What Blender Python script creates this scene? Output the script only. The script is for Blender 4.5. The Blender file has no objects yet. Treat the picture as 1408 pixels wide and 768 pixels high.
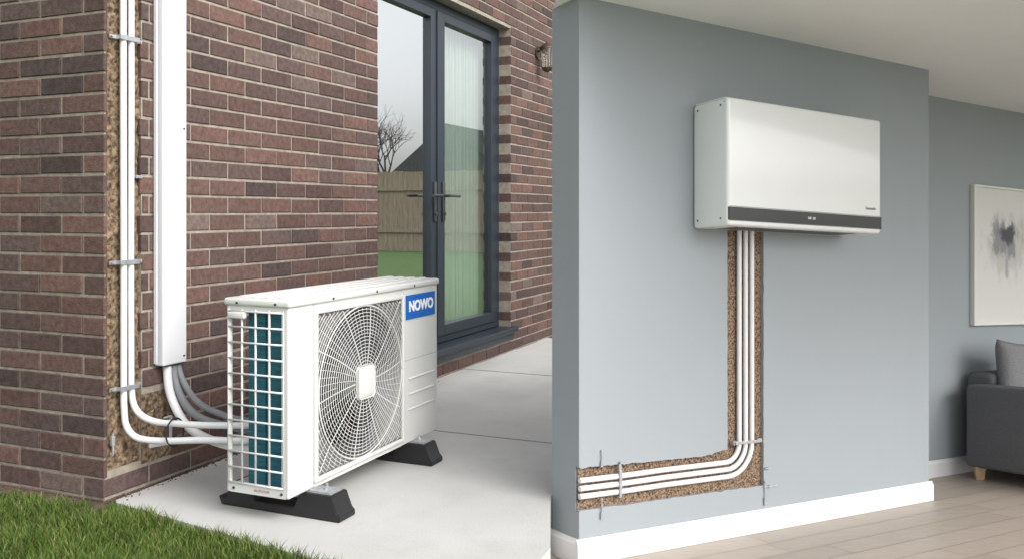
import bpy, bmesh, math, random
import numpy as np
from mathutils import Vector, Matrix, noise
random.seed(7); np.random.seed(7)
S=bpy.context.scene
# ---------------------------------------------------------------- frames
HM=Matrix(((.392,-.920,0,-1.5046),(.920,.392,0,3.28),(0,0,1,0),(0,0,0,1)))   # house frame: x along wall, y into house
SL=.0997
RM=Matrix(((.8604,-.5094,0,.2433),(.5094,.8604,0,3.2),(-SL*.5094,-SL*.8604,1,-.199),(0,0,0,1))) # room frame, floor falls away gently
I4=Matrix.Identity(4)
# ---------------------------------------------------------------- materials
def nt(name):
    m=bpy.data.materials.new(name); m.use_nodes=True
    n=m.node_tree; b=n.nodes['Principled BSDF']; return m,n,b
def L(n,a,b): n.links.new(a,b)
def mat(name,col,rough=.5,metal=0,var=.0,scale=8,bump=0,bscale=40,spec=.5,col2=None,coat=0,detail=6,stretch=None,stain=0,rp=(.3,.7)):
    m,n,b=nt(name)
    b.inputs['Roughness'].default_value=rough; b.inputs['Metallic'].default_value=metal
    b.inputs['Specular IOR Level'].default_value=spec
    b.inputs['Coat Weight'].default_value=coat
    b.inputs['Base Color'].default_value=(*col,1)
    tc=n.nodes.new('ShaderNodeTexCoord'); mp=n.nodes.new('ShaderNodeMapping'); L(n,tc.outputs['Object'],mp.inputs[0])
    if stretch: mp.inputs['Scale'].default_value=stretch
    if var or col2:
        t=n.nodes.new('ShaderNodeTexNoise'); t.inputs['Scale'].default_value=scale; t.inputs['Detail'].default_value=detail
        L(n,mp.outputs[0],t.inputs['Vector'])
        r=n.nodes.new('ShaderNodeValToRGB'); r.color_ramp.elements[0].position=rp[0]; r.color_ramp.elements[1].position=rp[1]
        c2=col2 if col2 else tuple(min(1,c*(1+var)) for c in col)
        c1=col if col2 else tuple(c*(1-var) for c in col)
        r.color_ramp.elements[0].color=(*c1,1); r.color_ramp.elements[1].color=(*c2,1)
        L(n,t.outputs['Fac'],r.inputs[0]); out=r.outputs[0]
        if stain:
            t3=n.nodes.new('ShaderNodeTexNoise'); t3.inputs['Scale'].default_value=5.5; t3.inputs['Detail'].default_value=9; t3.inputs['Roughness'].default_value=.7
            L(n,mp.outputs[0],t3.inputs['Vector'])
            mr=n.nodes.new('ShaderNodeMapRange'); mr.inputs[1].default_value=.5; mr.inputs[2].default_value=.75; mr.inputs[3].default_value=1; mr.inputs[4].default_value=1-stain; L(n,t3.outputs['Fac'],mr.inputs[0])
            vm=n.nodes.new('ShaderNodeVectorMath'); vm.operation='SCALE'; L(n,out,vm.inputs[0]); L(n,mr.outputs[0],vm.inputs['Scale']); out=vm.outputs[0]
        L(n,out,b.inputs['Base Color'])
    if bump:
        t=n.nodes.new('ShaderNodeTexNoise'); t.inputs['Scale'].default_value=bscale; t.inputs['Detail'].default_value=5
        L(n,mp.outputs[0],t.inputs['Vector'])
        bp=n.nodes.new('ShaderNodeBump'); bp.inputs['Strength'].default_value=bump; bp.inputs['Distance'].default_value=.004
        L(n,t.outputs['Fac'],bp.inputs['Height']); L(n,bp.outputs[0],b.inputs['Normal'])
    return m
def attrmat(name,attr,rough,nscale,namt,bump,bscale,stretch=None):
    m,n,b=nt(name); b.inputs['Roughness'].default_value=rough; b.inputs['Specular IOR Level'].default_value=.25
    a=n.nodes.new('ShaderNodeAttribute'); a.attribute_name=attr
    tc=n.nodes.new('ShaderNodeTexCoord'); mp=n.nodes.new('ShaderNodeMapping'); L(n,tc.outputs['Object'],mp.inputs[0])
    if stretch:
        mp.inputs['Rotation'].default_value=(0,0,-math.atan2(.5094,.8604)); mp.inputs['Scale'].default_value=stretch
    t=n.nodes.new('ShaderNodeTexNoise'); t.inputs['Scale'].default_value=nscale; t.inputs['Detail'].default_value=8; t.inputs['Roughness'].default_value=.65
    L(n,mp.outputs[0],t.inputs['Vector'])
    mr=n.nodes.new('ShaderNodeMapRange'); mr.inputs[1].default_value=.3; mr.inputs[2].default_value=.7; mr.inputs[3].default_value=1-namt; mr.inputs[4].default_value=1+namt
    L(n,t.outputs['Fac'],mr.inputs[0])
    mx=n.nodes.new('ShaderNodeVectorMath'); mx.operation='SCALE'; L(n,a.outputs['Color'],mx.inputs[0]); L(n,mr.outputs[0],mx.inputs['Scale'])
    L(n,mx.outputs[0],b.inputs['Base Color'])
    t2=n.nodes.new('ShaderNodeTexNoise'); t2.inputs['Scale'].default_value=bscale; t2.inputs['Detail'].default_value=6
    L(n,mp.outputs[0],t2.inputs['Vector'])
    bp=n.nodes.new('ShaderNodeBump'); bp.inputs['Strength'].default_value=bump; bp.inputs['Distance'].default_value=.003
    L(n,t2.outputs['Fac'],bp.inputs['Height']); L(n,bp.outputs[0],b.inputs['Normal'])
    return m
M_brick=attrmat('brick','bc',.88,45,.34,.9,160)
M_plank=attrmat('oak_planks','bc',.40,9,.13,.05,60,(1,14,1))
M_mortar=mat('mortar',(.30,.265,.215),.95,var=.22,scale=30,bump=.8,bscale=150)
M_dirtch=mat('exposed_rubble',(.05,.033,.021),.95,col2=(.28,.195,.12),scale=60,bump=1,bscale=90,detail=12,rp=(.36,.66))
M_chip=mat('exposed_chipboard',(.045,.028,.018),.9,col2=(.34,.235,.155),scale=150,bump=1,bscale=170,detail=6,rp=(.38,.62))
M_white=mat('white_pvc',(.70,.71,.73),.35,var=.02,scale=5)
M_pipe=mat('white_pipe',(.72,.72,.725),.38,var=.03,scale=12)
M_gpipe=mat('grey_pipe',(.20,.21,.22),.6,bump=.5,bscale=60,var=.1)
M_case=mat('cream_powdercoat',(.60,.60,.58),.42,var=.02,scale=4,bump=.06,bscale=500)
M_grille=mat('grille_plastic',(.62,.62,.60),.4)
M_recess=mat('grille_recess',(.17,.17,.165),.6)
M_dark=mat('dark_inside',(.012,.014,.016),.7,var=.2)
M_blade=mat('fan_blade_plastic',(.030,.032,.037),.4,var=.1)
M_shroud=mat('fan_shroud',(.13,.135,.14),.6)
M_rubber=mat('black_rubber',(.012,.012,.013),.55,bump=.3,bscale=120)
M_steel=mat('galvanised_steel',(.46,.47,.49),.42,.6,var=.15,scale=60)
M_screw=mat('screw_dark',(.08,.08,.08),.5,.6)
M_frame=mat('anthracite_aluminium',(.020,.028,.038),.38,var=.05,scale=3)
M_blue=mat('blue_badge',(.004,.12,.48),.35)
M_txt=mat('white_letters',(.9,.9,.9),.4)
M_greytxt=mat('grey_letters',(.15,.15,.16),.4)
M_conc=mat('concrete',(.46,.455,.44),.85,col2=(.55,.545,.525),scale=1.6,bump=.3,bscale=90,detail=12,stain=.10)
M_joint=mat('joint',(.27,.265,.25),.9,var=.2)
M_soil=mat('soil',(.05,.095,.022),.95,col2=(.075,.15,.033),scale=12,bump=1,bscale=60)
M_dirt=mat('soil_border',(.06,.042,.03),.95,col2=(.15,.11,.075),scale=50,bump=1,bscale=80)
M_wall=mat('blue_grey_paint',(.305,.334,.356),.75,var=.014,scale=2,bump=.10,bscale=350)
M_ceil=mat('ceiling_paint',(.89,.885,.88),.8,var=.01)
M_skirt=mat('white_gloss_wood',(.74,.745,.75),.35,var=.01)
M_unit=mat('white_gloss_metal',(.80,.805,.81),.20,var=.01,coat=.35)
M_strip=mat('smoked_strip',(.045,.047,.05),.25)
M_sofa=mat('grey_fabric',(.12,.124,.132),.95,var=.22,scale=220,bump=.9,bscale=420)
M_cush=mat('cushion_fabric',(.20,.20,.205),.95,var=.2,scale=200,bump=.9,bscale=380)
M_leg=mat('beech_wood',(.45,.31,.19),.5,var=.15,scale=20)
M_picfr=mat('pale_frame',(.72,.71,.68),.4)
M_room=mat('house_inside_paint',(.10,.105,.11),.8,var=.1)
M_curt=mat('sheer_curtain',(.66,.73,.66),.9,var=.05)
M_fence=mat('fence_wood',(.22,.18,.135),.9,var=.3,scale=6,stretch=(8,8,.6))
M_roof=mat('roof_tiles',(.05,.05,.055),.9,var=.3,scale=10)
M_bark=mat('bark',(.09,.075,.065),.9,var=.2)
M_render=mat('neighbour_render',(.25,.2,.17),.9,var=.1)
M_bronze=mat('aged_bronze',(.11,.085,.065),.45,.7,var=.2,scale=30)
def coilmat():
    m,n,b=nt('coil_fins'); b.inputs['Base Color'].default_value=(.015,.135,.19,1); b.inputs['Roughness'].default_value=.45; b.inputs['Metallic'].default_value=.1
    tc=n.nodes.new('ShaderNodeTexCoord'); w=n.nodes.new('ShaderNodeTexNoise'); mp=n.nodes.new('ShaderNodeMapping'); mp.inputs['Scale'].default_value=(4,4,170)
    L(n,tc.outputs['Object'],mp.inputs[0]); L(n,mp.outputs[0],w.inputs['Vector']); w.inputs['Scale'].default_value=3
    r=n.nodes.new('ShaderNodeValToRGB'); r.color_ramp.elements[0].position=.38;r.color_ramp.elements[1].position=.62
    r.color_ramp.elements[0].color=(.008,.065,.095,1); r.color_ramp.elements[1].color=(.026,.155,.215,1)
    L(n,w.outputs['Fac'],r.inputs[0]); L(n,r.outputs[0],b.inputs['Base Color']); return m
M_coil=coilmat()
def glassmat(name,fac,tint):
    m=bpy.data.materials.new(name); m.use_nodes=True; n=m.node_tree; n.nodes.clear()
    o=n.nodes.new('ShaderNodeOutputMaterial'); g=n.nodes.new('ShaderNodeBsdfGlossy'); g.inputs['Roughness'].default_value=.005
    g.inputs['Color'].default_value=(.95,.97,.97,1)
    t=n.nodes.new('ShaderNodeBsdfTransparent'); t.inputs['Color'].default_value=(*tint,1)
    mx=n.nodes.new('ShaderNodeMixShader'); mx.inputs[0].default_value=fac
    L(n,t.outputs[0],mx.inputs[1]); L(n,g.outputs[0],mx.inputs[2]); L(n,mx.outputs[0],o.inputs[0]); return m
M_glassL=glassmat('coated_glass',.80,(.75,.8,.8)); M_glassR=glassmat('door_glass',.52,(.84,.90,.88))
M_lampglass=glassmat('lamp_glass',.25,(.9,.88,.84))
# ---------------------------------------------------------------- builders
def empty(name):
    e=bpy.data.objects.new(name,None); S.collection.objects.link(e); return e
def link(me,name,m,parent=None,smooth=False):
    ob=bpy.data.objects.new(name,me); S.collection.objects.link(ob)
    if m: me.materials.append(m)
    if smooth: me.polygons.foreach_set('use_smooth',[True]*len(me.polygons))
    if parent: ob.parent=parent
    return ob
class G:
    def __init__(s,M=I4): s.bm=bmesh.new(); s.M=M
    def box(s,x0,x1,y0,y1,z0,z1,bev=0,seg=2):
        b=bmesh.new(); bmesh.ops.create_cube(b,size=1)
        for v in b.verts:
            v.co=Vector((x0+(v.co.x+.5)*(x1-x0),y0+(v.co.y+.5)*(y1-y0),z0+(v.co.z+.5)*(z1-z0)))
        if bev: bmesh.ops.bevel(b,geom=b.edges[:],offset=bev,segments=seg,profile=.5,affect='EDGES')
        s.add(b); return s
    def add(s,b):
        me=bpy.data.meshes.new('t'); b.to_mesh(me); b.free(); s.bm.from_mesh(me); bpy.data.meshes.remove(me)
    def raw(s,vs,fs):
        V=[s.bm.verts.new(v) for v in vs]
        for f in fs:
            try: s.bm.faces.new([V[i] for i in f])
            except ValueError: pass
        return s
    def tube(s,pts,r,seg=12,smoothn=0,caps=True,closed=False):
        P=[Vector(p) for p in pts]
        if smoothn:
            Q=[]; n=len(P)
            for i in range(n-1):
                p0=P[max(i-1,0)];p1=P[i];p2=P[i+1];p3=P[min(i+2,n-1)]
                for j in range(smoothn):
                    t=j/smoothn
                    Q.append(.5*((2*p1)+(p2-p0)*t+(2*p0-5*p1+4*p2-p3)*t*t+(3*p1-p0-3*p2+p3)*t**3))
            Q.append(P[-1]); P=Q
        N=len(P); rr=r if isinstance(r,(list,tuple)) else [r]*N
        if len(rr)!=N: rr=[rr[0]+(rr[-1]-rr[0])*i/(N-1) for i in range(N)]
        vs=[];fs=[]; up=None
        for i,p in enumerate(P):
            if closed: d=(P[(i+1)%N]-P[i-1]).normalized()
            else: d=(P[min(i+1,N-1)]-P[max(i-1,0)]).normalized()
            if up is None:
                a=Vector((0,0,1)) if abs(d.z)<.9 else Vector((1,0,0)); up=(a-d*a.dot(d)).normalized()
            else: up=(up-d*up.dot(d)).normalized()
            sd=d.cross(up)
            for k in range(seg):
                a=2*math.pi*k/seg; vs.append(p+rr[i]*(math.cos(a)*up+math.sin(a)*sd))
        M=N if closed else N-1
        for i in range(M):
            for k in range(seg):
                j=(i+1)%N
                fs.append((i*seg+k,i*seg+(k+1)%seg,j*seg+(k+1)%seg,j*seg+k))
        if caps and not closed:
            fs.append(tuple(range(seg))[::-1]); fs.append(tuple((N-1)*seg+k for k in range(seg)))
        return s.raw(vs,fs)
    def prism(s,pts,ax,a0,a1):
        def mk(p,a):
            return {'y':(p[0],a,p[1]),'z':(p[0],p[1],a),'x':(a,p[0],p[1])}[ax]
        b=bmesh.new(); n=len(pts)
        A=[b.verts.new(mk(p,a0)) for p in pts]; B=[b.verts.new(mk(p,a1)) for p in pts]
        b.faces.new(A); b.faces.new(B[::-1])
        for i in range(n): b.faces.new((A[i],B[i],B[(i+1)%n],A[(i+1)%n]))
        b.normal_update()
        bmesh.ops.triangulate(b,faces=[f for f in b.faces if len(f.verts)>4],ngon_method='EAR_CLIP')
        s.add(b); return s
    def done(s,name,m,parent=None,smooth=False,angle=None):
        bmesh.ops.recalc_face_normals(s.bm,faces=s.bm.faces[:])
        s.bm.transform(s.M); me=bpy.data.meshes.new(name); s.bm.to_mesh(me); s.bm.free()
        ob=link(me,name,m,parent,smooth or angle is not None)
        if angle is not None:
            try: me.set_sharp_from_angle(angle=math.radians(angle))
            except Exception: pass
        return ob
def text(body,size,M,name,m,parent,bold=0,sx=1):
    c=bpy.data.curves.new('txt','FONT'); c.body=body; c.size=size; c.align_x='CENTER'; c.align_y='CENTER'; c.extrude=.0008; c.offset=bold
    o=bpy.data.objects.new('txt',c); S.collection.objects.link(o)
    dg=bpy.context.evaluated_depsgraph_get(); me=bpy.data.meshes.new_from_object(o.evaluated_get(dg))
    bpy.data.objects.remove(o); me.transform(Matrix.Diagonal((sx,1,1,1))); me.transform(M); link(me,name,m,parent)
# ================================================================ HOUSE
house=empty('brick_house')
OP=(1.906,3.82,.14,2.46)        # door opening s0,s1,z0,z1
TOP=3.15
BV=[];BF=[];BC=[]
def brick(x0,x1,z0,z1,face,dep):
    if x1-x0<.018: return
    j=random.uniform(-.0016,.0016); e=.0028
    c=random.random(); base=np.array((.114,.070,.060))
    if c<.25: base=np.array((.094,.060,.054))
    elif c<.42: base=np.array((.136,.080,.067))
    elif c<.56: base=np.array((.104,.070,.064))
    elif c<.64: base=np.array((.072,.051,.048))
    elif c<.69: base=np.array((.14,.103,.090))
    base=base*random.uniform(.87,1.13)
    def pt(x,d,z):
        return (x,d,z) if face=='f' else (d,x,z)
    o=len(BV)
    xj=random.uniform(-.001,.001); zj=random.uniform(-.0012,.0012); tl=random.uniform(-.0008,.0008)
    X0,X1,Z0,Z1=x0+xj,x1+xj,z0+zj,z1+zj
    for d,i in ((dep,0),(j+e,0),(j,e)):
        for (x,z) in ((X0+i,Z0+i),(X1-i,Z0+i+tl),(X1-i,Z1-i+tl),(X0+i,Z1-i)): BV.append(pt(x,d,z))
    fs=[(8,9,10,11)]
    for a in (0,4):
        for k in range(4): fs.append((a+k,a+(k+1)%4,a+4+(k+1)%4,a+4+k))
    for f in fs:
        if face=='r': f=f[::-1]
        BF.append(tuple(o+q for q in f)); BC.append(base)
rows=int(TOP/.075)
def cuts(z0,z1):
    c=[]
    if z1>OP[2]+.01 and z0<OP[3]-.01: c.append((OP[0],OP[1]))
    if z1>.11: c.append((-1,.178+random.choice([0,0,.004,-.006,.01])))
    if z0<.33 and z1>.11: c.append((-1,.33+random.uniform(-.03,.03)))
    return c
for r in range(-1,rows):
    z0=r*.075+.012; z1=z0+.064
    odd=r%2; x=0 if not odd else .1125
    segs=[]
    if odd: segs.append((0,.1025))
    while x<6.2: segs.append((x,x+.2155)); x+=.225
    for (a,b) in segs:
        ivs=[(a,b)]
        for (c0,c1) in cuts(z0,z1):
            nv=[]
            for (p,q) in ivs:
                if q<=c0 or p>=c1: nv.append((p,q)); continue
                if p<c0: nv.append((p,c0))
                if q>c1: nv.append((c1,q))
            ivs=nv
        for (p,q) in ivs: brick(p,q,z0,z1,'f',.1)
    ch=z1>.11
    x=0 if odd else (.1125)
    if ch and not odd: brick(0,.1025,z0,z1,'r',.014)
    if (not ch) and odd: x=.225; 
    if (not ch) and odd: brick(.1125,.215,z0,z1,'r',.1)
    while x<3.4: brick(x,x+.2155,z0,z1,'r',.014 if ch else .1); x+=.225
me=bpy.data.meshes.new('bricks'); me.from_pydata([HM@Vector(v) for v in BV],[],BF)
ca=me.color_attributes.new('bc','FLOAT_COLOR','CORNER')
cc=[]
for f,c in zip(me.polygons,BC):
    for _ in range(f.loop_total): cc+= [c[0],c[1],c[2],1]
ca.data.foreach_set('color',cc); link(me,'facing_bricks',M_brick,house)
g=G(HM)
g.box(.182,1.905,.0055,.11,.0,TOP); g.box(OP[0],OP[1],.0055,.11,-.06,.139); g.box(OP[0],OP[1],.0055,.11,OP[3]+.001,TOP)
g.box(3.821,6.2,.0055,.11,.0,TOP); g.box(.007,.182,.0055,.03,-.06,.105); g.box(.182,1.905,.0055,.11,-.06,-.0)
g.box(.0055,.0125,.0055,3.4,.105,TOP); g.box(.0055,.1,.03,3.4,-.06,.105)
g.done('mortar_bed',M_mortar,house)
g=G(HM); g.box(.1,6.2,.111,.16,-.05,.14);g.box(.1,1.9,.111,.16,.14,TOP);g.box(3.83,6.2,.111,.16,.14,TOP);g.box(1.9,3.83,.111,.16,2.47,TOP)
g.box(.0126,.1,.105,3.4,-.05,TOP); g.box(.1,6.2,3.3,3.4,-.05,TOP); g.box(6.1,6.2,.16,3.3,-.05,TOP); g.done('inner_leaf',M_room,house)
def rough_sheet(name,M,x0,x1,z0,z1,y,amp,m,parent,sc=30,step=.012):
    nx=max(2,int((x1-x0)/step)); nz=max(2,int((z1-z0)/step)); vs=[];fs=[]
    for j in range(nz+1):
        for i in range(nx+1):
            x=x0+(x1-x0)*i/nx; z=z0+(z1-z0)*j/nz
            d=noise.noise(Vector((x*sc,y*50,z*sc)))*amp+noise.noise(Vector((x*sc*3,7,z*sc*3)))*amp*.6
            vs.append(M@Vector((x,y+d,z)))
    for j in range(nz):
        for i in range(nx):
            a=j*(nx+1)+i; fs.append((a,a+1,a+nx+2,a+nx+1))
    me=bpy.data.meshes.new(name); me.from_pydata(vs,[],fs); return link(me,name,m,parent)
rough_sheet('chase_rubble',HM,.0127,.20,.09,TOP,.016,.008,M_dirtch,house)
rough_sheet('chase_rubble_foot',HM,.18,.37,.09,.36,.0035,.003,M_dirtch,house)
g=G(HM); g.box(-.06,6.3,-.06,3.5,TOP,TOP+.14,.01); g.done('roof_slab',M_frame,house)
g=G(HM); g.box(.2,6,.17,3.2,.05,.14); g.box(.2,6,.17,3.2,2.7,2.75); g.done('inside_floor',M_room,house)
# ---- door
g=G(HM)
g.box(1.908,1.972,.10,.17,.192,2.457,.003); g.box(3.745,3.818,.10,.17,.192,2.457,.003)
g.box(1.973,3.744,.10,.17,2.40,2.457,.003); g.box(1.973,3.744,.10,.17,.192,.235,.003)
for a,b,w1,w2 in ((1.976,2.792,.045,.092),(2.800,3.742,.095,.085)):
    g.box(a,a+w1,.088,.155,.238,2.396,.004); g.box(b-w2,b,.088,.155,.238,2.396,.004)
    g.box(a+w1,b-w2,.088,.155,.238,.31,.004); g.box(a+w1,b-w2,.088,.155,2.335,2.396,.004)
g.box(2.775,2.815,.078,.0875,.24,2.39,.003)
g.done('door_frame',M_frame,house)
g=G(HM); g.box(1.86,3.87,-.045,.10,.150,.190,.006); g.box(1.90,3.83,-.02,.10,.10,.149,.003); g.done('door_sill',M_frame,house)
def pane(a,b,z0,z1,m,name):
    g=G(HM); g.raw([(a,.12,z0),(b,.12,z0),(b,.12,z1),(a,.12,z1)],[(0,1,2,3)]); g.done(name,m,house)
pane(2.015,2.705,.30,2.345,M_glassL,'left_glass'); pane(2.89,3.662,.30,2.345,M_glassR,'right_glass')
g=G(HM)
for s0,dr in ((2.742,-1),(2.862,1)):
    g.box(s0-.016,s0+.016,.074,.088,1.00,1.26,.004)
    g.tube([(s0,.075,1.17),(s0,.030,1.17),(s0+dr*.02,.024,1.17),(s0+dr*.13,.024,1.168)],.009,10,4)
    g.tube([(s0,.075,1.05),(s0,.066,1.05)],.012,12)
g.done('door_handles',M_screw,house,angle=40)
# curtain
vs=[];fs=[];n=420
for i in range(n+1):
    s=2.92+i/n*.95; d=.235+.022*math.sin(i*.42+math.sin(i*.05)*2)+.008*math.sin(i*1.3)
    vs+= [HM@Vector((s,d,.18)),HM@Vector((s+.01*math.sin(i*.1),d,2.6))]
for i in range(n): fs.append((2*i,2*i+2,2*i+3,2*i+1))
me=bpy.data.meshes.new('curtain'); me.from_pydata(vs,[],fs); link(me,'curtain',M_curt,house,True)
# ---- wall lamp
lamp=empty('wall_lantern'); sx=4.355; 
g=G(HM); g.tube([(sx,-.001,2.36),(sx,-.014,2.36)],.045,20); g.tube([(sx,-.01,2.37),(sx,-.05,2.39),(sx,-.085,2.42),(sx,-.09,2.445)],.008,10,5)
g.tube([(sx,-.09,2.44),(sx,-.09,2.425),(sx,-.09,2.40)],[.012,.035,.062],16); g.tube([(sx,-.09,2.40),(sx,-.09,2.39)],.064,16)
g.tube([(sx,-.09,2.235),(sx,-.09,2.215),(sx,-.09,2.20)],[.045,.035,.012],16)
for k in range(6):
    a=k*math.pi/3; g.tube([(sx+.057*math.cos(a),-.09+.057*math.sin(a),2.39),(sx+.042*math.cos(a),-.09+.042*math.sin(a),2.235)],.004,6)
g.done('lantern_metal',M_bronze,lamp,angle=40)
g=G(HM); g.tube([(sx,-.09,2.388),(sx,-.09,2.237)],[.054,.040],16); g.done('lantern_glass',M_lampglass,lamp,angle=60)
# ---- trunking
tr=empty('cable_trunking')
g=G(HM); g.box(.239,.367,-.05,-.004,.463,TOP-.01,.006,3); g.done('trunking_cover',M_white,tr,angle=35)
g=G(HM); g.box(.236,.370,-.02,-.003,.47,TOP-.01,.002); g.done('trunking_base',M_white,tr)
g=G(HM); g.box(.252,.354,-.046,-.01,.459,.464); g.done('trunking_mouth',M_dark,tr)
g=G(HM)
for z in (.49,1.4): g.tube([(.35,-.05,z),(.35,-.053,z)],.004,10)
g.done('trunking_screws',M_screw,tr)
# ---- refrigerant pipes on the house
ps=empty('refrigerant_pipes')
def hp(s,n,z): return (s,-n,z)
g=G(HM)
g.tube([hp(.078,.012,TOP),hp(.078,.012,1.6),hp(.080,.012,.9),hp(.080,.012,.45),hp(.080,.014,.33),hp(.083,.022,.265),hp(.095,.05,.225),hp(.11,.10,.212),hp(.12,.2,.216),hp(.12,.36,.235),hp(.11,.62,.26)],.0122,14,8)
g.tube([hp(.114,.012,TOP),hp(.116,.012,1.6),hp(.114,.012,.9),hp(.115,.012,.5),hp(.115,.014,.40),hp(.118,.024,.335),hp(.128,.055,.295),hp(.14,.11,.275),hp(.145,.2,.275),hp(.14,.36,.285),hp(.13,.62,.31)],.0122,14,8)
g.tube([hp(.285,.026,.50),hp(.284,.028,.42),hp(.278,.05,.345),hp(.262,.11,.275),hp(.235,.19,.235),hp(.2,.30,.218),hp(.15,.45,.218),hp(.12,.62,.225)],.0165,16,8)
g.tube([hp(.13,.09,.185),hp(.15,.14,.195),hp(.16,.24,.215),hp(.15,.4,.235),hp(.13,.6,.245)],.010,12,8)
g.done('white_pipes',M_pipe,ps,smooth=True)
g=G(HM)
g.tube([hp(.318,.024,.50),hp(.317,.028,.43),hp(.312,.05,.37),hp(.29,.11,.315),hp(.26,.19,.285),hp(.22,.30,.275),hp(.17,.45,.28),hp(.13,.62,.285)],.0145,14,8)
g.tube([hp(.345,.022,.50),hp(.344,.026,.45),hp(.338,.05,.40),hp(.315,.12,.345),hp(.28,.21,.315),hp(.23,.33,.308),hp(.17,.46,.312),hp(.13,.62,.318)],.0125,14,8)
g.done('grey_pipes',M_gpipe,ps,smooth=True)
g=G(HM)
for z in (1.72,.877,.406):
    g.box(.055,.140,-.030,-.026,z-.009,z+.009,.001); g.box(.052,.058,-.03,.01,z-.008,z+.008,.001); g.box(.136,.142,-.03,.01,z-.008,z+.008,.001)
    g.box(.022,.055,-.004,-.001,z-.007,z+.007); g.box(.14,.175,-.006,-.003,z-.007,z+.007)
    for s in (.03,.165): g.tube([(s,-.006,z),(s,-.013,z)],.005,8)
g.box(.145,.178,-.006,.01,1.195,1.207,.001)
g.box(.137,.173,-.161,-.149,.292,.296,.001); g.box(.167,.173,-.161,-.149,.19,.292,.001)
g.done('pipe_clips',M_steel,ps)
g=G(HM)
ring=[]
for k in range(24):
    a=2*math.pi*k/24; ring.append((.145+.045*math.cos(a),-.20,.243+.052*math.sin(a)))
g.tube(ring,.0032,6,closed=True); g.done('cable_tie',M_dark,ps,smooth=True)
g=G(HM); g.tube([(.030,.0,.17),(.030,-.012,.17),(.030,-.012,.245)],.004,8,4); g.box(.022,.038,-.016,-.005,.20,.235,.002); g.done('wall_anchor',M_steel,ps)
# ================================================================ OUTDOOR UNIT
ac=empty('heat_pump_outdoor_unit')
s0=.0535; s1=1.1265; mf=-.789; mb=-.525; zb=.09; zt=.742
fx0,fx1,fz0,fz1=s0+.145,s0+.762,.115,.715
g=G(HM)
g.box(s0,fx0,mf,mf+.02,zb,zt,.007,3)
g.box(fx1,s1,mf,mf+.02,zb,zt,.005,3)
g.box(fx0,fx1,mf+.002,mf+.02,fz1,zt); g.box(fx0,fx1,mf+.002,mf+.02,zb,fz0)
g.box(s0,s0+.012,mf+.014,mf+.030,zb+.035,zt-.02); g.box(s0,s0+.012,mb-.016,mb,zb,zt,.003)
g.box(s0,s0+.012,mf+.014,mb-.016,zb,zb+.035); g.box(s0,s0+.012,mf+.014,mb-.016,zt-.02,zt)
g.box(s1-.012,s1,mf+.02,mb,zb,zt,.003); g.box(s0+.25,s1-.012,mb-.012,mb,zb,zt); g.box(s0+.012,s1-.012,mf+.02,mb-.001,zb+.002,zb+.02)
g.done('casing',M_case,ac,angle=35)
g=G(HM); g.box(s0-.008,s1+.008,mf-.008,mb+.01,.741,.768,.009,3)
for k in range(4):
    m=mf+.04+k*.056; g.box(s0+.03,s1-.03,m,m+.03,.764,.7735,.004,3)
g.done('top_lid',M_case,ac,angle=35)
g=G(HM)
for z in (.225,.29,.355):
    g.box(fx1+.05,s1-.035,mf-.006,mf+.004,z,z+.010,.004,3)
g.done('panel_ribs',M_case,ac,angle=35)
g=G(HM); g.box(fx1+.008,fx1+.0095,mf-.0006,mf+.003,zb+.01,zt-.01); g.box(fx1+.01,s1-.004,mf-.0006,mf+.003,.4395,.4408); g.done('panel_seams',M_shroud,ac)
# grille surround with round hole
R=.284; hw=(fx1-fx0)/2-.001; hh=.298; cx=(fx0+fx1)/2; cz=(fz0+fz1)/2
g=G(HM)
g.box(fx0-.006,fx0+.012,mf-.012,mf+.004,fz0-.006,fz1+.006,.005,3); g.box(fx1-.012,fx1+.003,mf-.012,mf+.004,fz0-.006,fz1+.006,.005,3)
g.box(fx0+.012,fx1-.012,mf-.012,mf+.004,fz1-.010,fz1+.006,.005,3); g.box(fx0+.012,fx1-.012,mf-.012,mf+.004,fz0-.006,fz0+.010,.005,3)
g.done('grille_frame',M_case,ac,angle=35)
vs=[];fs=[];N=96
for i in range(N):
    a=2*math.pi*i/N; c,s_=math.cos(a),math.sin(a); q=max(abs(c),abs(s_))
    vs+=[(cx+R*c,mf+.010,cz+R*s_),(cx+hw*c/q,mf+.006,cz+hh*s_/q),(cx+R*c,mf+.14,cz+R*s_)]
for i in range(N):
    j=(i+1)%N; fs.append((3*i,3*j,3*j+1,3*i+1))
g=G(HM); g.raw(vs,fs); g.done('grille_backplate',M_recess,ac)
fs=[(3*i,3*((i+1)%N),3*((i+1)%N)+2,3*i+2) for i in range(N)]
g=G(HM); g.raw(vs,fs); g.done('fan_shroud',M_shroud,ac,smooth=True)
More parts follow.
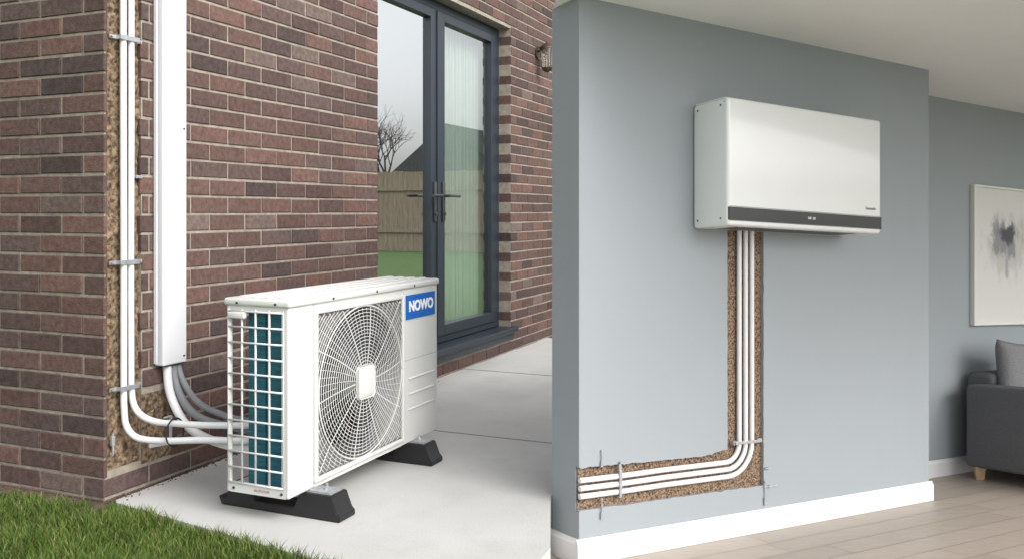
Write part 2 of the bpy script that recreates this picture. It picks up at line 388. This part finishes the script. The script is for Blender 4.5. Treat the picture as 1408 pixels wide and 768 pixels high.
# wires
g=G(HM); y=mf-.006
def inside(x,z): return abs(x-cx)<hw-.008 and abs(z-cz)<hh-.006
r=.066; k=0
while r<.405:
    seg=96; run=[]
    dome=.010*max(0,1-(r/.29)**2)
    pts=[(cx+r*math.cos(2*math.pi*i/seg),y-dome,cz+r*math.sin(2*math.pi*i/seg)) for i in range(seg)]
    wr=.0016 if abs(r-.286)>.008 else .0036
    if r<.285: g.tube(pts,wr,4,closed=True)
    else:
        run=[]
        for i in range(seg+1):
            p=pts[i%seg]
            if inside(p[0],p[2]): run.append(p)
            else:
                if len(run)>1: g.tube(run,wr,4)
                run=[]
        if len(run)>1: g.tube(run,wr,4)
    r+=.0132; k+=1
for i in range(60):
    a0=2*math.pi*i/60+.02; run=[]
    for j in range(24):
        rr=.06+j*.0148; a=a0+.12*(rr-.06)/.3
        p=(cx+rr*math.cos(a),y+.0035-.010*max(0,1-(rr/.29)**2),cz+rr*math.sin(a))
        if inside(p[0],p[2]) and (rr>.17 or i%2==0): run.append(p)
    if len(run)>1: g.tube(run,.0012 if i%6 else .0026,4)
g.done('fan_guard',M_grille,ac,smooth=True)
g=G(HM); g.box(cx-.058,cx+.058,mf-.026,mf-.010,cz-.064,cz+.064,.016,4); g.done('guard_hub_cap',M_case,ac,angle=50)
# fan blades
g=G(HM)
for b in range(3):
    a0=b*2*math.pi/3+.5; nr,na=8,14; vs=[];fs=[]
    for i in range(nr+1):
        rr=.05+.215*i/nr
        for j in range(na+1):
            t=j/na; w=1.25+.25*math.sin(i/nr*3.1); a=a0+(t*w)+.35*(i/nr)**2
            vs.append((cx+rr*math.cos(a),mf+.035+.075*t*(.6+.4*i/nr)+.01*math.sin(t*3.1),cz+rr*math.sin(a)))
    for i in range(nr):
        for j in range(na):
            p=i*(na+1)+j; fs.append((p,p+1,p+na+2,p+na+1))
    g.raw(vs,fs)
g.tube([(cx,mf+.03,cz),(cx,mf+.12,cz)],.06,24)
g.done('fan_blades',M_blade,ac,smooth=True)
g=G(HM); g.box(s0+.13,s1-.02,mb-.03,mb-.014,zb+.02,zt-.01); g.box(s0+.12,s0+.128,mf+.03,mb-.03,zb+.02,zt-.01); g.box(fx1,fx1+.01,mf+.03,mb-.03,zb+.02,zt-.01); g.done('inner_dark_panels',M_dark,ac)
g=G(HM)
g.box(s0+.025,s0+.115,mf+.024,mf+.112,zb+.03,zt-.012); g.box(s0+.025,s0+.115,mf+.118,mf+.19,zb+.03,zt-.012)
g.done('heat_exchanger',M_coil,ac)
g=G(HM)
ma,mc=mf+.022,mb-.008
for i in range(5):
    m=ma+(mc-ma)*i/4; g.tube([(s0-.001,m,zb+.03),(s0-.001,m,zt-.012)],.0040 if i else .002,6)
for j in range(12):
    z=zb+.035+(zt-.02-zb-.035)*j/11; g.tube([(s0-.002,ma,z),(s0-.002,mc,z)],.0036,6)
g.done('coil_guard',M_grille,ac,smooth=True)
g=G(HM); g.box(s0-.014,s0+.004,mb-.085,mb-.012,zt-.045,zt-.022,.005,3); g.done('side_handle',M_case,ac,angle=40)
g=G(HM)
for (a,z) in ((s0-.0015,.105),): 
    for m in (mf+.03,mb-.03): g.tube([(s0-.0,m,z),(s0-.003,m,z)],.005,10)
for s in (s0+.25,s0+.55,s0+.85): g.tube([(s,mf-.008,.752),(s,mf-.011,.752)],.0045,10)
for m in (mf+.05,mb-.05): g.tube([(s0-.008,m,.752),(s0-.011,m,.752)],.0045,10)
g.done('case_screws',M_screw,ac)
g=G(HM); g.box(s0-.0015,s0+.001,mf+.08,mf+.145,.103,.110); g.done('rating_label',mat('label_red',(.42,.30,.28),.5,var=.4,scale=120),ac)
bs0,bs1,bz0,bz1=s0+.789,s0+1.045,.612,.715
g=G(HM); g.box(bs0,bs1,mf-.004,mf+.001,bz0,bz1,.0015); g.done('badge',M_blue,ac)
T=HM@Matrix.Translation(((bs0+bs1)/2,mf-.0052,(bz0+bz1)/2+.001))@Matrix.Rotation(math.pi/2,4,'X')
text('NOWO',.060,T,'badge_letters',M_txt,ac,.0024,1.04)
g=G(HM)
for (a,b,mfr) in ((.145,.245,-.93),(.868,.968,-.90)):
    mk=-.42
    pts=[(mfr,0),(mk,0),(mk+.015,.03),(mk-.02,.03),(mk-.04,.085),(mk-.13,.085),(mk-.15,.03),(mfr+.19,.03),(mfr+.165,.085),(mfr+.035,.085),(mfr+.012,.03),(mfr,.02)]
    b2=bmesh.new(); A=[b2.verts.new((a-.0,p[0],p[1]+.001)) for p in pts]; B=[b2.verts.new((b,p[0],p[1]+.001)) for p in pts]
    b2.faces.new(A); b2.faces.new(B[::-1])
    for i in range(len(pts)): b2.faces.new((A[i],B[i],B[(i+1)%len(pts)],A[(i+1)%len(pts)]))
    b2.normal_update()
    bmesh.ops.bevel(b2,geom=b2.edges[:],offset=.003,segments=2,affect='EDGES'); g.add(b2)
g.done('rubber_feet',M_rubber,ac,angle=35)
g=G(HM)
for (a,mfr) in ((.195,-.93),(.918,-.90)):
    g.box(a-.035,a+.035,mfr+.045,mb,.0865,.0895); g.box(a-.03,a+.03,mfr+.05,mf-.002,.0896,.094,.001)
    g.tube([(a,mfr+.085,.09),(a,mfr+.085,.104)],.009,6); g.tube([(a,mfr+.085,.104),(a,mfr+.085,.116)],.0045,8)
g.done('mounting_brackets',M_steel,ac)
# ================================================================ GROUND
e=Vector((.845,-.534)); P1=Vector((-1.462,3.275))
patio=[(-1.47,3.30),(-1.455,3.27),(-.613,2.738),(.0+.05,2.32),(.075,2.66),(.085,2.738),(.1225,2.83),(.1445,3.34),(.155,3.372),(.447,3.545),(.331,3.80),(2.585,5.135),(3.06,6.34),(.32,7.52),(.26,7.55)]
g=G(); g.prism(patio,'z',-.30,0.0); g.done('concrete_patio',M_conc)
g=G(HM); g.box(1.416,1.424,-1.24,-.002,-.01,.0022); g.box(2.996,3.004,-.92,-.002,-.01,.0022); g.done('patio_joint',M_joint)
g=G()
for q in ([(-200,-200),(.07,-200),(.07,200),(-200,200)],[(.07,6.4),(200,6.4),(200,200),(.07,200)],[(6.5,-200),(200,-200),(200,6.4),(6.5,6.4)],[(.07,-200),(6.5,-200),(6.5,-3),(.07,-3)],[(2.6,5.15),(4.8,6.4),(3.0,6.4),(2.7,5.6)]):
    g.raw([(x,y,-.016) for x,y in q],[(0,1,2,3)])
g.done('lawn',M_soil)
g=G(); g.box(.071,6.499,-3,1.0,-.3,-.01); g.done('added_bounce_slab',M_conc)  # unseen pale slab, added to bounce light up to the room's ceiling
# grass blades
def grass(name,n,xr,yr,test,hmin,hmax):
    xs=np.random.uniform(*xr,n); ys=np.random.uniform(*yr,n); keep=test(xs,ys); xs=xs[keep];ys=ys[keep]; n=len(xs)
    h=np.random.uniform(hmin,hmax,n)*(1+.25*np.sin(xs*9+3*np.sin(ys*7))); a=np.random.uniform(0,2*np.pi,n); w=np.random.uniform(.0009,.0019,n)
    la=np.random.uniform(0,2*np.pi,n); ln=np.random.uniform(.1,.75,n)*h
    V=np.zeros((n,5,3)); dx=np.cos(a)*w; dy=np.sin(a)*w; lx=np.cos(la)*ln; ly=np.sin(la)*ln; z0=-.017
    V[:,0]=np.stack([xs-dx,ys-dy,np.full(n,z0)],1); V[:,1]=np.stack([xs+dx,ys+dy,np.full(n,z0)],1)
    V[:,2]=np.stack([xs+dx*.8+lx*.35,ys+dy*.8+ly*.35,z0+h*.6],1); V[:,3]=np.stack([xs-dx*.8+lx*.35,ys-dy*.8+ly*.35,z0+h*.6],1)
    V[:,4]=np.stack([xs+lx,ys+ly,z0+h],1)
    me=bpy.data.meshes.new(name); me.vertices.add(n*5); me.vertices.foreach_set('co',V.ravel())
    base=np.arange(n)*5; lp=np.stack([base,base+1,base+2,base+3,base+3,base+2,base+4],1).ravel()
    me.loops.add(n*7); me.loops.foreach_set('vertex_index',lp.astype(np.int32))
    me.polygons.add(n*2); st=np.stack([np.arange(n)*7,np.arange(n)*7+4],1).ravel(); me.polygons.foreach_set('loop_start',st.astype(np.int32))
    try: me.polygons.foreach_set('loop_total',np.tile([4,3],n).astype(np.int32))
    except Exception: pass
    me.update(calc_edges=True)
    t=np.random.rand(n); br=np.random.uniform(.65,1.35,n)
    c=np.stack([.055+.075*t,.122+.042*t,.020+.012*t],1)*br[:,None]; dry=np.random.rand(n)<.06; c[dry]=[.24,.21,.09]
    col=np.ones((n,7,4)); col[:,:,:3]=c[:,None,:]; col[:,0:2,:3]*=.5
    at=me.color_attributes.new('bc','FLOAT_COLOR','CORNER'); at.data.foreach_set('color',col.ravel()); me.validate()
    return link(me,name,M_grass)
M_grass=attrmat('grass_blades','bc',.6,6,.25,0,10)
def t1(x,y):
    dx=x-P1.x; dy=y-P1.y; cr=e.x*dy-e.y*dx+.006*np.sin(x*60)
    rx=x+1.5046; ry=y-3.28; s=rx*.392+ry*.92; m=-rx*.92+ry*.392
    wob=.012*np.sin(m*23)+.01*np.sin(m*51)
    return (cr<-.004)&((s<-.055+wob)|(m<-.04))
grass('grass',190000,(-3.0,.06),(2.35,4.6),t1,.018,.048)
def t2(x,y):
    rx=x+1.5046; ry=y-3.28; s=rx*.392+ry*.92; m=-rx*.92+ry*.392
    return (s>4.62)&(m<-.02)
grass('grass',16000,(.1,1.5),(7,9),t2,.03,.08)
g=G(HM); 
b=[(-.07,3.3),(.0,3.3),(.0,-.02),(-.03,-.06),(-.075,-.02)]
g.prism(b,'z',-.03,-.006); g.done('soil_border',M_dirt)
# crumbs of mortar along wall foot
g=G(HM)
for i in range(420):
    q=random.random()
    if q<.4: x=random.uniform(-.07,-.005); y=random.uniform(-.03,1.2); z=-.006
    else: x=random.uniform(.0,.75 if q<.8 else 2.6); y=-abs(random.gauss(0,.025))-.002; z=.0
    r=random.uniform(.001,.0045)
    b=bmesh.new(); bmesh.ops.create_icosphere(b,subdivisions=1,radius=r)
    for v in b.verts: v.co=v.co*random.uniform(.7,1.2)+Vector((x,y,z+r*.5))
    g.add(b)
g.done('mortar_crumbs',M_dirt)
# ---- garden beyond (seen reflected in the glass)
fe=empty('garden_fence'); g=G(HM)
for i in range(170):
    n=-4+i*.152; h=2.1+random.uniform(-.015,.015); g.box(18,18.02+random.uniform(0,.01),-n-.146,-n,.02,h)
g.box(17.96,18,-22,4,.5,.58); g.box(17.96,18,-22,4,1.6,1.68); g.done('fence_boards',M_fence,fe)
g=G(HM)
for i in range(11): n=-4+i*2.4; g.box(17.9,17.98,-n-.1,-n,-.02,2.2)
g.done('fence_posts',M_fence,fe)
nh=empty('neighbour_house'); g=G(HM); g.box(48,58,-27,-19,-.02,3.2); g.done('neighbour_walls',M_render,nh)
g=G(HM); g.prism([(-27.5,3.1),(-18.5,3.1),(-23,6.6)],'x',47.6,58.4); g.done('neighbour_roof',M_roof,nh)
tg=G(HM)
def branch(p,d,l,r,lv):
    q=p+d*l; mid=(p+q)/2+Vector((random.uniform(-1,1),random.uniform(-1,1),random.uniform(-1,1)))*l*.06
    tg.tube([p,mid,q],[r,r*.85,r*.65],5 if lv<3 else 3,caps=False)
    if lv>=6: return
    for k in range(3 if lv<5 else 2):
        a=random.uniform(.3,.8); ax=d.cross(Vector((random.uniform(-1,1),random.uniform(-1,1),random.uniform(-1,1)))).normalized()
        nd=(Matrix.Rotation(a,3,ax)@d+Vector((0,0,.08))).normalized(); branch(q-d*l*random.uniform(0,.25),nd,l*random.uniform(.68,.88),r*.6,lv+1)
branch(Vector((31,-17.0,-.02)),Vector((0,0,1)),1.6,.14,0); tg.done('bare_tree',M_bark)
# ================================================================ ROOM
room=empty('living_room_wall')
W=2.02;H=2.041
def jag(p,q,amp,step=.02):
    n=max(2,int(((q[0]-p[0])**2+(q[1]-p[1])**2)**.5/step)); out=[]
    dx,dz=q[0]-p[0],q[1]-p[1]; l=math.hypot(dx,dz); nx,nz=-dz/l,dx/l
    for i in range(n):
        t=i/n; k=random.uniform(-amp,amp) if 0<i else 0
        if random.random()<.08: k*=2.6
        out.append((p[0]+dx*t+nx*k,p[1]+dz*t+nz*k))
    return out
poly=[(0,H),(W,H),(W,0),(0,0)]+jag((0,.192),(.924,.186),.0016,.014)+jag((.924,.186),(.924,1.32),.0011)+jag((.924,1.32),(.722,1.32),.001)+jag((.722,1.32),(.722,.352),.0011)+jag((.722,.352),(.60,.335),.003,.012)+jag((.60,.335),(0,.345),.0016,.014)+[(0,.345)]
g=G(RM); g.prism(poly[::-1],'y',0,.018); g.done('plasterboard_face',M_wall,room)
g=G(RM); g.box(0,W,.036,.177,0,.186+.0); g.box(0,W,.036,.177,.186,H)
g.box(.42,W,.178,.33,0,H); g.box(.722+.3,W,.0185,.0355,0,H); g.box(0,.66,.0185,.0355,.42,H); g.box(0,.95,.0185,.0355,0,.155)
g.done('wall_core',M_wall,room)
rough_sheet('exposed_chipboard',RM,0.001,1.0,.16,.42,.0155,.0035,M_chip,room,60,.007)
rough_sheet('exposed_chipboard_riser',RM,.67,1.0,.40,1.3,.0155,.0035,M_chip,room,60,.007)
g=G(RM); g.box(-.0025,.0,.0005,.177,0,.186); g.box(-.0025,.0,.0005,.177,.35,H); g.box(-.0025,.0,.02,.177,.186,.35); g.done('wall_end_face',M_wall,room)
g=G(RM); g.box(.42,6.2,.331,.46,0,H+.1); g.done('far_wall',M_wall,room)
g=G(RM)
def skirt(w0,w1,v):
    g.prism([(v-.016,0),(v-.001,0),(v-.001,.09),(v-.007,.09),(v-.012,.080),(v-.016,.074)],'x',w0,w1)
skirt(-.0185,W+.015,0); skirt(W+.0,6.1,.331)
g.prism([(-.0185,0),(-.003,0),(-.003,.09),(-.009,.09),(-.014,.08),(-.0185,.074)],'y',.0,.19)
g.done('skirting_board',M_skirt,room)
# ceiling
g=G(RM)
g.raw([(-.0915,.002,H),(-.0,.178,H),(.42,.178,H),(.42,.331,H),(6.1,.331,H),(6.1,-2.2,H),(1.2,-2.2,H),(-.0,-.30,H),(-.09,-.08,H)],[(0,1,2,3,4,5,6,7,8)])
g.done('ceiling',M_ceil,room)
# floor planks
VV=[];FF=[];CC=[]
v=-2.2; ri=0
while v<.34:
    w=-.9-random.random()*1.1
    while w<6.2:
        ln=random.uniform(.9,1.5); o=len(VV); gp=.0013
        for (x,y,z) in ((w+gp,v+gp,0),(w+ln-gp,v+gp,0),(w+ln-gp,v+.128-gp,0),(w+gp,v+.128-gp,0)): VV.append(RM@Vector((x,y,z)))
        FF.append((o,o+1,o+2,o+3)); b=random.uniform(.85,1.09); CC.append((.40*b,.34*b*random.uniform(.985,1.015),.285*b)); w+=ln
    v+=.128
me=bpy.data.meshes.new('floor'); me.from_pydata(VV,[],FF); at=me.color_attributes.new('bc','FLOAT_COLOR','CORNER')
at.data.foreach_set('color',[q for c in CC for _ in range(4) for q in (*c,1)]); fl=link(me,'wood_floor',M_plank)
g=G(RM); g.raw([(-2,-2.3,-.003),(6.3,-2.3,-.003),(6.3,.34,-.003),(-2,.34,-.003)],[(0,1,2,3)]); o=g.done('floor_underlay',M_joint); o.parent=fl
# ---- indoor unit
iu=empty('wall_mounted_indoor_unit')
u0,u1,uf=.536,1.415,-.1935
g=G(RM); g.box(u0,u1,uf,-.002,1.226,1.706,.014,4); g.done('unit_casing',M_unit,iu,angle=40)
g=G(RM); g.box(u0+.004,u1-.002,uf-.0025,uf+.01,1.247,1.296,.001); g.done('display_strip',M_strip,iu)
g=G(RM); g.box(u0+.008,u1-.008,uf-.001,uf+.01,1.298,1.2995); g.box(u0+.008,u1-.008,uf-.001,uf+.01,1.2445,1.246); g.done('panel_gaps',M_screw,iu)
g=G(RM); g.box(u0+.004,u1-.004,uf+.02,-.01,1.704,1.7085,.002); g.done('unit_top',M_unit,iu)
g=G(RM)
for v in (-.155,-.03):
    for z in (1.255,1.68): g.tube([(u0+.001,v,z),(u0-.0015,v,z)],.0038,10)
g.tube([(u0-.001,-.175,1.69),(u0+.0,-.175,1.69)],.002,6)
for w in (.55,.7,.95,1.2,1.4): g.tube([(w,uf+.03,1.708),(w,uf+.03,1.7105)],.004,8)
g.box(.62,1.3,uf+.04,-.05,1.2248,1.2262); g.done('unit_fixings',M_screw,iu)
def rt(w,z,y): return RM@Matrix.Translation((w,y,z))@Matrix.Rotation(math.pi/2,4,'X')
text('Sunnodo',.018,rt(1.345,1.33,uf-.0006),'maker_letters',M_greytxt,iu)
text('8.8  3:0',.014,rt(.985,1.272,uf-.0032),'display_digits',M_txt,iu)
# ---- indoor pipes
ip=empty('refrigerant_pipes'); g=G(RM)
for (wv,zh,rad) in ((.788,.300,.075),(.823,.271,.10),(.858,.242,.13)):
    pts=[(wv,.002,1.3),(wv,.002,.9),(wv,.002,zh+rad+.02)]
    for k in range(9):
        a=k/8*math.pi/2; pts.append((wv-rad+rad*math.cos(a),.002,zh+rad-rad*math.sin(a)))
    pts+=[(wv-rad-.03,.002,zh),(.4,.002+.001,zh+.001),(.2,.002,zh-.001),(.001,.002,zh)]
    g.tube(pts,.0102,14)
g.done('white_pipes_inside',M_pipe,ip,angle=60)
g=G(RM)
g.box(.755,.90,-.013,-.010,.368,.380,.001); g.box(.748,.772,-.008,.016,.366,.382,.001); g.box(.885,.912,-.004,.0,.366,.382,.001)
g.tube([(.90,-.004,.374),(.90,-.012,.374)],.004,8)
g.box(.171,.183,-.013,-.010,.225,.322,.001); g.box(.171,.183,-.008,.016,.220,.228,.001); g.box(.171,.183,-.009,.0,.318,.346,.001)
g.tube([(.177,-.004,.35),(.177,-.014,.35)],.004,8)
g.done('pipe_clips_inside',M_steel,ip)
g=G(RM)
def anchor(w,z,vert=True,l=.05):
    g.tube([(w,-.001,z),(w,-.008,z)],.0045,8)
    if vert: g.tube([(w,-.007,z),(w,-.007,z-l)],[.0022,.0026],8); g.box(w-.005,w+.005,-.009,-.002,z-l-.004,z-l*.7,.001)
    else: g.tube([(w,-.007,z),(w+l,-.007,z)],[.0022,.0026],8); g.box(w+l*.3,w+l*.55,-.009,-.002,z-.005,z+.005,.001)
anchor(.094,.40,l=.055); anchor(.094,.225,l=.07); anchor(.93,.255,False,.03); anchor(.925,.18,False,.07); anchor(.926,.20,l=.09)
g.done('loose_fixings',M_steel,ip)
# ---- picture
pic=empty('framed_picture'); a0,a1,b0,b1=2.874,3.56,.808,1.589; V0=.331
g=G(RM)
g.box(a0,a0+.012,V0-.028,V0-.001,b0,b1,.002); g.box(a1-.012,a1,V0-.028,V0-.001,b0,b1,.002); g.box(a0+.012,a1-.012,V0-.028,V0-.001,b1-.012,b1,.002); g.box(a0+.012,a1-.012,V0-.028,V0-.001,b0,b0+.012,.002)
g.done('picture_frame',M_picfr,pic)
def artmat():
    m,n,b=nt('abstract_painting'); b.inputs['Roughness'].default_value=.7
    uv=n.nodes.new('ShaderNodeUVMap'); nz=n.nodes.new('ShaderNodeTexNoise'); nz.inputs['Scale'].default_value=5; nz.inputs['Detail'].default_value=8; nz.inputs['Roughness'].default_value=.7
    mps=n.nodes.new('ShaderNodeMapping'); mps.inputs['Scale'].default_value=(1.5,.9,1); L(n,uv.outputs[0],mps.inputs[0]); L(n,mps.outputs[0],nz.inputs['Vector'])
    def blob(cx,cy,rx,ry,ns):
        mp=n.nodes.new('ShaderNodeMapping'); mp.inputs['Location'].default_value=(-cx/rx,-cy/ry,0); mp.inputs['Scale'].default_value=(1/rx,1/ry,0); L(n,uv.outputs[0],mp.inputs[0])
        ln=n.nodes.new('ShaderNodeVectorMath'); ln.operation='LENGTH'; L(n,mp.outputs[0],ln.inputs[0])
        ad=n.nodes.new('ShaderNodeMath'); ad.operation='MULTIPLY_ADD'; L(n,nz.outputs['Fac'],ad.inputs[0]); ad.inputs[1].default_value=ns; L(n,ln.outputs['Value'],ad.inputs[2])
        r=n.nodes.new('ShaderNodeMapRange'); r.inputs[1].default_value=ns*.5+.7; r.inputs[2].default_value=ns*.5+1.15; r.inputs[3].default_value=1; r.inputs[4].default_value=0; L(n,ad.outputs[0],r.inputs[0]); return r.outputs[0]
    cur=None
    for (cx,cy,rx,ry,ns,col) in ((.50,.58,.34,.22,2.5,(.53,.525,.51)),(.46,.62,.20,.13,3.2,(.27,.27,.29)),(.50,.67,.12,.075,3,(.08,.08,.095)),(.48,.44,.025,.12,2,(.38,.38,.40))):
        mx=n.nodes.new('ShaderNodeMix'); mx.data_type='RGBA'; L(n,blob(cx,cy,rx,ry,ns),mx.inputs[0]); mx.inputs[7].default_value=(*col,1)
        if cur is None: mx.inputs[6].default_value=(.66,.655,.63,1)
        else: L(n,cur,mx.inputs[6])
        cur=mx.outputs[2]
    L(n,cur,b.inputs['Base Color']); return m
me=bpy.data.meshes.new('canvas'); me.from_pydata([RM@Vector(p) for p in ((a0+.012,V0-.015,b0+.012),(a1-.012,V0-.015,b0+.012),(a1-.012,V0-.015,b1-.012),(a0+.012,V0-.015,b1-.012))],[],[(0,1,2,3)])
ul=me.uv_layers.new(name='UVMap')
for i,c in enumerate(((0,0),(1,0),(1,1),(0,1))): ul.data[i].uv=c
link(me,'canvas',artmat(),pic)
# ---- sofa
so=empty('grey_sofa'); w0=2.66
g=G(RM)
g.box(w0,w0+.16,-.55,.225,.065,.500,.022,4); g.box(w0+.12,w0+1.7,.14,.30,.065,.560,.035,4)
g.box(w0+.16,w0+1.7,-.52,.14,.065,.27,.02,3); g.box(w0+.165,w0+.85,-.54,.13,.272,.40,.035,4); g.box(w0+.86,w0+1.6,-.54,.13,.272,.40,.035,4)
g.done('sofa_body',M_sofa,so,angle=60)
g=G(RM)
for (a,b) in ((w0+.035,.165),(w0+.06,-.48),(w0+1.6,.165)): g.tube([(a,b,.07),(a,b,.001)],[.036,.027],4)
g.done('sofa_legs',M_leg,so)
b=bmesh.new(); bmesh.ops.create_grid(b,x_segments=24,y_segments=24,size=1)
top=[(v.co.x,v.co.y) for v in b.verts]; vs=[];fs=[[v.index for v in f.verts] for f in b.faces]; b.free()
def cu(x,y,sg):
    t=max(0,(1-x**4)*(1-y**4))**.5
    return (x*.19*(1-.06*(1-y*y)),sg*.055*t,y*.17*(1-.06*(1-x*x)))
g=G(RM@Matrix.Translation((w0+.33,.11,.555))@Matrix.Rotation(-.06,4,'Z')@Matrix.Rotation(-.15,4,'X')@Matrix.Rotation(.10,4,'Y'))
for sg in (-1,1): g.raw([cu(x,y,sg) for x,y in top],fs)
bmesh.ops.remove_doubles(g.bm,verts=g.bm.verts,dist=.0005)
g.done('cushion',M_cush,so,smooth=True)
# ================================================================ LIGHT
w=bpy.data.worlds.new('World'); S.world=w; w.use_nodes=True; n=w.node_tree; bg=n.nodes['Background']
sk=n.nodes.new('ShaderNodeTexSky'); sk.sky_type='NISHITA'; sk.sun_disc=False
D=Vector((.62,-.55,.66)).normalized(); el=math.asin(D.z); az=math.atan2(D.x,D.y)
sk.sun_elevation=el; sk.sun_rotation=az; sk.dust_density=4; sk.air_density=1
hs=n.nodes.new('ShaderNodeHueSaturation'); hs.inputs['Saturation'].default_value=.14; hs.inputs['Value'].default_value=2.05; L(n,sk.outputs[0],hs.inputs['Color']); L(n,hs.outputs[0],bg.inputs[0]); bg.inputs[1].default_value=.14
sl=bpy.data.lights.new('sun','SUN'); sl.energy=1.1; sl.angle=math.radians(26); sl.color=(1,.98,.965); so_=bpy.data.objects.new('sun',sl); S.collection.objects.link(so_)
so_.rotation_euler=(-D).to_track_quat('-Z','Y').to_euler()
# ================================================================ CAMERA
c=bpy.data.cameras.new('cam'); co=bpy.data.objects.new('camera',c); S.collection.objects.link(co); co.location=(0,0,1.07); co.rotation_euler=(math.pi/2,0,0)
c.sensor_width=36; c.lens=36*1223/1408; c.shift_y=-94/1408; c.clip_end=600; c.clip_start=.05; S.camera=co
S.view_settings.view_transform='Standard'; S.view_settings.look='None'; S.view_settings.exposure=0
